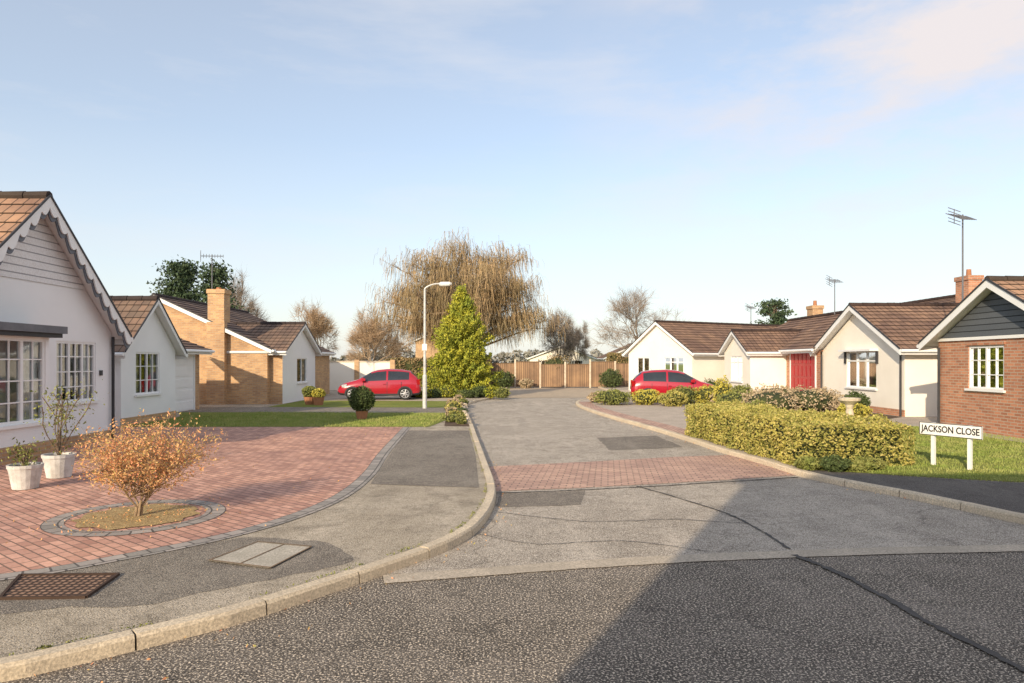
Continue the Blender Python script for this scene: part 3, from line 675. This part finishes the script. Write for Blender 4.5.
e=gable_house('cross_gable',f3b,4.9,2.3,3.5,4.2,[(2.0,3.5,.85,2.0,dict(cols=2))],m_white,m_tile3,side=m_brickb,roofkw=dict(oe=.25,bh=.16)); e.parent=h3
P=Part('roof_aerial'); aerial(P,-14.5,33.0,4.4,7.1,.4,9,1.0,1.2); P.done(h3)
# garden wall + fence
e=empty('garden_wall'); P=Part('wall_panel'); P.box(-15,-7.6,44,44.2,0,1.9,m_cream); P.box(-15.05,-7.55,43.95,44.25,1.9,1.97,m_stone)
for x in (-15,-12.5,-10,-7.7): P.box(x-.15,x+.15,43.93,44.28,0,2.05,m_brickb)
P.done(e)
e=empty('wooden_fence'); P=Part('panels'); Q=Part('posts'); x=-1.6; i=0
while x<8.4:
    hh=1.78+.12*math.sin(i*1.9); P.box(x+.06,x+1.77,50.0,50.05,.08,hh,m_fence); P.box(x+.06,x+1.77,49.97,50.08,hh,hh+.05,m_post)
    Q.box(x-.06,x+.06,49.95,50.08,0,hh+.2,m_stone); x+=1.83; i+=1
P.done(e); Q.done(e)
e=empty('wooden_fence'); P=Part('panels')
for i in range(10): P.box(-7.4+i*0.6,-7.4+i*.6+.58,50.02,50.06,.05,1.75+.02*(i%3),m_fence)
P.done(e)
for x,y,rr,h,m in [(-.6,48.9,.7,1.3,m_dkl),(1.0,49.2,.5,.7,m_heath),(7.0,48.4,.8,1.4,m_dkl),(3.3,51.4,1.2,2.5,m_brownhedge)]: shrub('garden_shrub',x,y,rr,h,m,1200,.07,.4,z=0)
for (ox,oy,w,h,a,d,wm,rm) in [(2.2,85,8,2.4,3.9,9,m_cream,m_tile3),(12,88,9,2.4,4.3,9,m_cream,m_tile),(-13,92,7,4.8,6.4,8,m_brickb,m_tile3),(-40,80,9,2.5,4.6,9,m_brickb,m_tile),(28,80,9,2.5,4.6,12,m_brickr,m_tile)]:
    gable_house('distant_bungalow',Fr((ox,oy,0),(1,0,0),(0,-1,0)),w,h,a,d,[(1,2.4,.9,2.1),(w-3,w-1.4,.9,2.1)],wm,rm)
# ---------------------------------------------------------------- buildings right
fC=Fr((13,22.6,GZ),(0,1,0),(-1,0,0))
hC=gable_house('cream_bungalow',fC,6.0,2.3,3.83,8,[(1.75,3.9,.85,2.2,dict(cols=3,bars=(0,0),curt=.25,top=.35))],m_cream,m_tile,plinth=m_brickr,roofkw=dict(oe=.35,bh=.2,ov=.35))
P=Part('bay_frame'); lbox(P,fC,1.65,4.0,2.205,2.28,.0,.3,m_trim)
for u in (1.62,3.93): lbox(P,fC,u,u+.1,1.75,2.2,0,.06,m_dark)
P.done(hC)
P=Part('side_door'); fd=Fr((13.0,22.6,GZ),(1,0,0),(0,-1,0)); door(P,fd,1.5,2.4,2.0,m_blue,3,1); P.done(hC)
P=Part('drainpipes'); P.tube((12.92,22.7,GZ),(12.92,22.7,2.2),.035,.035,m_dark,8); P.tube((12.92,28.5,GZ),(12.92,28.5,2.2),.035,.035,m_dark,8); P.done(hC)
P=Part('main_roof'); slope(P,(16.4,20.0,3.5),(16.4,36,3.5),(20.2,36,4.85),(20.2,20,4.85),m_tile); slope(P,(24,20.0,3.3),(24,36,3.3),(20.2,36,4.85),(20.2,20,4.85),m_tile); ridge(P,(20.2,20,4.88),(20.2,36,4.88),m_tile)
P.face([(16.5,20.1,2.2),(24,20.1,2.2),(24,20.1,3.4),(20.2,20.1,4.8),(16.5,20.1,3.4)],m_brickr); P.done(hC)
P=Part('chimney'); chimney(P,18.4,27.5,3.9,5.35,.55,.8,m_brickr,1); P.done(hC)
P=Part('roof_aerial'); aerial(P,13.6,20.6,3.2,6.35,.5,9,.9,1.15); P.done(hC)
e=empty('brick_garage'); P=Part('walls'); f=Fr((12.9,28.55,GZ),(0,1,0),(-1,0,0)); wall(P,f,5.0,2.35,[],m_brickr); door(P,f,.45,3.0,2.25,m_reddoor,4,6)
fg=Fr((12.9,33.55,GZ),(0,1,0),(-1,0,0)); wall(P,fg,5.5,2.35,[],m_cream); door(P,fg,1.2,2.1,2.0,m_blue,3,1)
P.done(e); P=Part('roof'); slope(P,(12.55,28.4,2.45),(12.55,39.2,2.45),(15.9,39.2,4.25),(15.9,28.4,4.25),m_tile); slope(P,(19.2,28.4,2.45),(19.2,39.2,2.45),(15.9,39.2,4.25),(15.9,28.4,4.25),m_tile); ridge(P,(15.9,28.4,4.27),(15.9,39.2,4.27),m_tile)
P.face([(12.9,28.5,2.35),(19,28.5,2.35),(15.9,28.5,4.15)],m_brickr); P.face([(12.9,39.1,0),(19,39.1,0),(19,39.1,2.35),(15.9,39.1,4.15),(12.9,39.1,2.35)],m_brickr)
P.done(e); P=Part('chimney'); chimney(P,16.2,36.5,3.7,4.9,.55,.7,m_brickb,1); aerial(P,15.6,33,4.2,5.9,.4,7,.7); P.done(e)
fB=Fr((11.2,32.1,GZ),(0,1,0),(-1,0,0))
gable_house('cream_bungalow',fB,3.9,2.3,3.25,4,[(1.1,2.8,.85,2.1,dict(cols=3,top=.3))],m_cream,m_tile,roofkw=dict(oe=.25,bh=.16))
fA=Fr((10.3,39,GZ),(-.489,.873,0),(-.873,-.489,0))
hA=gable_house('cream_bungalow',fA,5.7,2.4,4.15,12,[(.7,2.4,.8,2.1,dict(cols=3,top=.3)),(3.7,4.9,.9,2.1,dict(cols=2))],m_cream,m_tile,roofkw=dict(oe=.3,bh=.18))
P=Part('side_openings'); fs=Fr(fA(0,0,-12),fA.N,-fA.U); window(P,Fr(fs(0,0,.1),fs.U,fs.N),8.0,9.3,.9,2.1,cols=2); P.done(hA)
P=Part('roof_aerial'); q=fA(2.85,4.2,-8); aerial(P,q.x,q.y,4.2,5.6,.6,7,.7); P.done(hA)
fD=Fr((12,14.3,GZ),(0,1,0),(-1,0,0))
hD=gable_house('brick_bungalow',fD,4.9,2.4,3.72,9,[(2.35,3.65,1.12,2.22,dict(cols=2,bars=(1,2),curt=.2))],m_brickr,m_tile2,gmat=m_gboard,split=2.42,roofkw=dict(oe=.35,bh=.2,ov=.35))
P=Part('board_trim'); lbox(P,fD,0,4.9,2.38,2.46,.03,.05,m_trim); lbox(P,fD,2.3,3.7,2.24,2.32,.0,.03,m_brickr); P.done(hD)
P=Part('drainpipe'); P.tube((11.94,19.1,GZ),(11.94,19.1,2.3),.035,.035,m_dark,8); P.done(hD)
# two-storey house behind the viewpoint (casts the long foreground shadow)
hS=gable_house('two_storey_house',Fr((-4.2,-13.7,0),(0,1,0),(-1,0,0)),9,7.05,8.3,15,[(2,3.4,.9,2.2),(2,3.4,3.9,5.1)],m_brickr,m_tile,roofkw=dict(oe=.15,ov=.1))
# ---------------------------------------------------------------- street furniture
e=empty('street_lamp'); P=Part('column'); x,y=-3.4,26.6
P.tube((x,y,GZ),(x,y,1.35),.085,.085,m_metal,12); P.tube((x,y,1.35),(x,y,1.42),.085,.055,m_metal,12,False); P.tube((x,y,1.42),(x,y,4.75),.055,.04,m_metal,10)
pr=V((x,y,4.75))
for i in range(1,7):
    t=i/6; q=V((x+.55*t**1.3,y,4.75+.2*math.sin(t*1.57))); P.tube(pr,q,.03,.03,m_metal,8,False); pr=q
P.box(x-.09,x+.09,y-.075,y-.06,2.35,2.6,m_signw)
P.done(e); P=Part('lantern'); lx=pr.x
for a,b,r0,r1,mt in ((0,.08,.05,.09,m_metal),(.08,.42,.09,.085,m_signw),(.42,.5,.085,.04,m_metal)):
    P.tube((lx+a,y,4.93+.03*a),(lx+b,y,4.93+.03*b),r0,r1,mt,10)
P.done(e)
e=empty('street_name_sign'); a=V((7.26,12.15,0)); b=V((7.74,11.22,0)); U=(b-a).normalized(); Nn=V((-.89,-.46,0)); Nn=(Nn-U*Nn.dot(U)).normalized(); L=(b-a).length
F=Fr((a.x,a.y,0),U,Nn); P=Part('plate'); lbox(P,F,0,L,.62,.84,0,.018,m_signw)
for q in ((0,L,.62,.630),(0,L,.830,.84)): lbox(P,F,*q,.018,.020,m_black)
lbox(P,F,0,.010,.630,.830,.018,.020,m_black); lbox(P,F,L-.010,L,.630,.830,.018,.020,m_black); P.done(e)
P=Part('posts')
for u in (.22,L-.22): lbox(P,F,u-.027,u+.027,GZ-.05,.84,-.06,-.002,m_signw)
P.done(e)
cu=bpy.data.curves.new('lettering','FONT'); cu.body='JACKSON CLOSE'; cu.size=.155; cu.align_x='CENTER'; cu.align_y='CENTER'; cu.extrude=.001; cu.offset=.0035; cu.materials.append(m_black)
t=bpy.data.objects.new('lettering',cu); scene.collection.objects.link(t)
t.matrix_world=Matrix.Translation(F(L/2,.73,.0195))@Matrix((( U.x,0,Nn.x,0),(U.y,0,Nn.y,0),(0,1,0,0),(0,0,0,1)))@Matrix.Diagonal((.82,1,1,1))
t.parent=e
e=empty('bird_bath'); P=Part('pedestal'); x,y=9.0,18.2; pf=[(.2,0),(.2,.06),(.13,.1),(.09,.2),(.11,.3),(.08,.42),(.12,.5),(.27,.58),(.28,.63),(.24,.63),(.1,.58),(0,.57)]; k=16
for (r0,za),(r1,zb) in zip(pf,pf[1:]):
    for i in range(k):
        t0,t1=2*math.pi*i/k,2*math.pi*(i+1)/k
        P.face([(x+r0*math.cos(t0),y+r0*math.sin(t0),GZ+za*1.35),(x+r0*math.cos(t1),y+r0*math.sin(t1),GZ+za*1.35),(x+r1*math.cos(t1),y+r1*math.sin(t1),GZ+zb*1.35),(x+r1*math.cos(t0),y+r1*math.sin(t0),GZ+zb*1.35)],m_stone)
P.done(e)
# ---------------------------------------------------------------- cars
m_car=M('car_red',(.40,.008,.025),(.38,.008,.022),3,.22,spec=.6); m_car.node_tree.nodes['Principled BSDF'].inputs['Coat Weight'].default_value=.8
m_cglass=M('car_glass',(.02,.024,.028),(.03,.034,.04),2,.04,spec=.9)
m_tyre=M('tyre',(.02,.02,.02),(.03,.03,.03),9,.9); m_alloy=M('alloy',(.6,.6,.62),(.5,.5,.52),9,.35,metal=.5)
m_tail=M('tail_lamp',(.35,.01,.01),(.3,.01,.01),9,.15); m_head=M('head_lamp',(.6,.62,.65),(.4,.42,.45),20,.1,spec=.8)
def car(loc,rot):
    e=empty('red_hatchback_car'); B=Part('body')
    st=[(-1.97,.60,.36,.58,.60,.50),(-1.93,.76,.28,.78,.82,.60),(-1.86,.82,.24,.88,.97,.62),(-1.72,.84,.22,.93,1.16,.585),(-1.5,.85,.2,.95,1.34,.565),(-1.42,.85,.2,.955,1.37,.565),(-1.0,.86,.2,.95,1.43,.575),(-.42,.86,.2,.93,1.455,.58),(-.34,.86,.2,.93,1.454,.58),(.1,.86,.2,.91,1.41,.575),(.38,.86,.2,.90,1.33,.57),(.75,.86,.2,.885,1.12,.60),(.86,.86,.2,.88,1.06,.62),(1.06,.85,.2,.87,.95,.68),(1.3,.84,.2,.81,.89,.66),(1.6,.81,.22,.73,.81,.62),(1.84,.74,.25,.62,.69,.56),(1.95,.6,.33,.48,.53,.48)]
    def sec(s):
        x,w,zb,zl,zt,wr=s; 
        p4z=zl+(zt-zl)*.84
        h=[(w*.9,zb),(w*.985,zb+.1),(w,zb+(zl-zb)*.45),(w*.99,zb+(zl-zb)*.7),(w*.955,zl),(wr*1.06,p4z),(wr*.86,zt-.004),(0,zt+.02)]
        return [V((x,y,z)) for y,z in h]+[V((x,-y,z)) for y,z in h[-2::-1]]
    S=[sec(s) for s in st]; n=len(S[0])
    for i in range(len(S)-1):
        x0,x1=st[i][0],st[i+1][0]
        for j in range(n-1):
            jj=j if j<7 else 13-j; mat=m_car
            if jj==4 and -1.42<=x0 and x1<=.75 and not(-.43<x0<-.40): mat=m_cglass
            if jj in(5,6) and (x0>=.37 and x1<=1.07): mat=m_cglass
            if jj in(5,6) and (x0>=-1.87 and x1<=-1.49): mat=m_cglass
            if jj==0: mat=m_dark
            B.face([S[i][j],S[i+1][j],S[i+1][j+1],S[i][j+1]],mat,[(0,0)]*4)
        B.face([S[i][0],S[i+1][0],S[i+1][-1],S[i][-1]],m_dark,[(0,0)]*4)
    B.face(S[0],m_car); B.face(S[-1],m_car)
    o=B.done(e)
    bm=bmesh.new(); bm.from_mesh(o.data); bmesh.ops.remove_doubles(bm,verts=bm.verts,dist=.001)
    for fc in bm.faces: fc.smooth=len(fc.verts)<5
    bmesh.ops.recalc_face_normals(bm,faces=bm.faces); bm.to_mesh(o.data); bm.free()
    W=Part('wheels'); A=Part('arches')
    for wx in (-1.22,1.24):
        for sy in (-1,1):
            c=V((wx,sy*.79,.30)); W.tube(c,c+V((0,sy*.085,0)),.30,.295,m_tyre,24); W.tube(c+V((0,sy*.08,0)),c+V((0,sy*.093,0)),.205,.2,m_dark,20)
            for k in range(7):
                a=k*2*math.pi/7; W.tube(c+V((0,sy*.095,0)),c+V((math.cos(a)*.195,sy*.095,math.sin(a)*.195)),.035,.022,m_alloy,5)
            for k in range(20):
                a0,a1=k*math.pi/10,(k+1)*math.pi/10
                W.tube(c+V((math.cos(a0)*.2,sy*.095,math.sin(a0)*.2)),c+V((math.cos(a1)*.2,sy*.095,math.sin(a1)*.2)),.012,.012,m_alloy,4)
            pts=[V((wx+math.cos(a)*.355,sy*.866,.30+math.sin(a)*.355)) for a in np.linspace(-.25,math.pi+.25,18)]
            A.face(pts,m_dark)
            for p0,p1 in zip(pts,pts[1:]): A.face([p0,p1,p1-V((0,sy*.3,0)),p0-V((0,sy*.3,0))],m_dark)
    W.done(e); A.done(e)
    D=Part('details')
    for sy in (-1,1):
        D.box(.62,.80,*sorted((sy*.86,sy*1.0)),.91,1.03,m_car)
        D.box(-1.93,-1.80,*sorted((sy*.60,sy*.835)),.72,.97,m_tail)
        D.hexa([(1.62,sy*.5,.6),(1.86,sy*.5,.55),(1.72,sy*.775,.6),(1.5,sy*.83,.63),(1.62,sy*.5,.76),(1.86,sy*.5,.66),(1.72,sy*.78,.72),(1.5,sy*.825,.76)],m_head)
        for dx in (.72,-.38,-1.05):
            D.box(dx-.006,dx+.006,*sorted((sy*.84,sy*.866)),.32,.86,m_dark)
        D.box(-.33,-.20,*sorted((sy*.85,sy*.885)),.74,.77,m_car); D.box(-.9,.72,*sorted((sy*.84,sy*.868)),.24,.30,m_dark)
    D.box(-1.99,-1.95,-.26,.26,.46,.57,m_signw); D.box(1.93,1.965,-.26,.26,.38,.49,m_signw); D.box(1.80,1.955,-.42,.42,.26,.36,m_dark)
    D.tube((-1.0,0,1.44),(-1.15,0,1.60),.008,.004,m_dark,4)
    D.done(e)
    e.location=loc; e.rotation_euler=(0,0,rot)
car((-6.4,33.2,GZ+.005),math.radians(186)); car((7.35,30.9,GZ+.005),math.radians(-8))
# ---------------------------------------------------------------- light
EL,AZ=math.radians(22),math.radians(27)
d=V((math.sin(AZ)*math.cos(EL),math.cos(AZ)*math.cos(EL),-math.sin(EL)))
sl=bpy.data.lights.new('sun','SUN'); sl.energy=5; sl.angle=math.radians(.5); sl.color=(1,.83,.60)
so=bpy.data.objects.new('sun',sl); so.rotation_euler=d.to_track_quat('-Z','Y').to_euler(); scene.collection.objects.link(so)
w=bpy.data.worlds.new('World'); scene.world=w; w.use_nodes=True; nt=w.node_tree
bg=nt.nodes['Background']; sk=N(nt,'ShaderNodeTexSky',sky_type='NISHITA'); sk.sun_disc=False; sk.sun_elevation=EL; sk.sun_rotation=math.radians(207); sk.air_density=1.0; sk.dust_density=1.0; sk.ozone_density=1.5
tc=N(nt,'ShaderNodeTexCoord'); sp=N(nt,'ShaderNodeSeparateXYZ'); nt.links.new(tc.outputs['Generated'],sp.inputs[0])
def mr_(out,a,b,c,d):
    m=N(nt,'ShaderNodeMapRange')
    for i,v in enumerate((a,b,c,d)): m.inputs[i+1].default_value=v
    nt.links.new(out,m.inputs[0]); return m.outputs[0]
def mul(a,b):
    m=N(nt,'ShaderNodeMath',operation='MULTIPLY'); nt.links.new(a,m.inputs[0]); nt.links.new(b,m.inputs[1]); return m.outputs[0]
def cloud(scale,loc,s,lo,hi):
    mp=N(nt,'ShaderNodeMapping'); mp.inputs['Scale'].default_value=scale; mp.inputs['Location'].default_value=loc; nt.links.new(tc.outputs['Generated'],mp.inputs[0])
    return noisef(nt,mp.outputs[0],s,9,lo,hi,.60)
cm=mul(cloud((1.1,1.1,2.8),(2.6,.3,.35),2.6,.43,.62),mr_(sp.outputs['X'],.05,.42,.0,1)); cm=mul(cm,mr_(sp.outputs['Z'],.10,.34,.15,1))
c2=mul(cloud((1,1,5),(4.1,2,0),2.2,.52,.72),mr_(sp.outputs['Z'],.0,.4,.25,.35))
c=mix(nt,1.0,sk.outputs[0],(1.95,1.90,1.80),'ADD')
c=mix(nt,mr_(sp.outputs['Z'],0,.30,.62,0),c,(5.7,5.75,5.8)); c=mix(nt,c2,c,(5.9,5.8,5.9)); c=mix(nt,cm,c,(5.9,5.5,5.55))
nt.links.new(c,bg.inputs[0]); bg.inputs[1].default_value=.15
cam=bpy.data.cameras.new('camera'); cam.lens=24; cam.sensor_width=36; cam.shift_y=.02; cam.clip_end=2000
co=bpy.data.objects.new('camera',cam); co.location=(0,0,1.9); co.rotation_euler=(math.pi/2,0,0); scene.collection.objects.link(co); scene.camera=co
scene.view_settings.view_transform='Standard'; scene.view_settings.look='None'; scene.view_settings.exposure=0
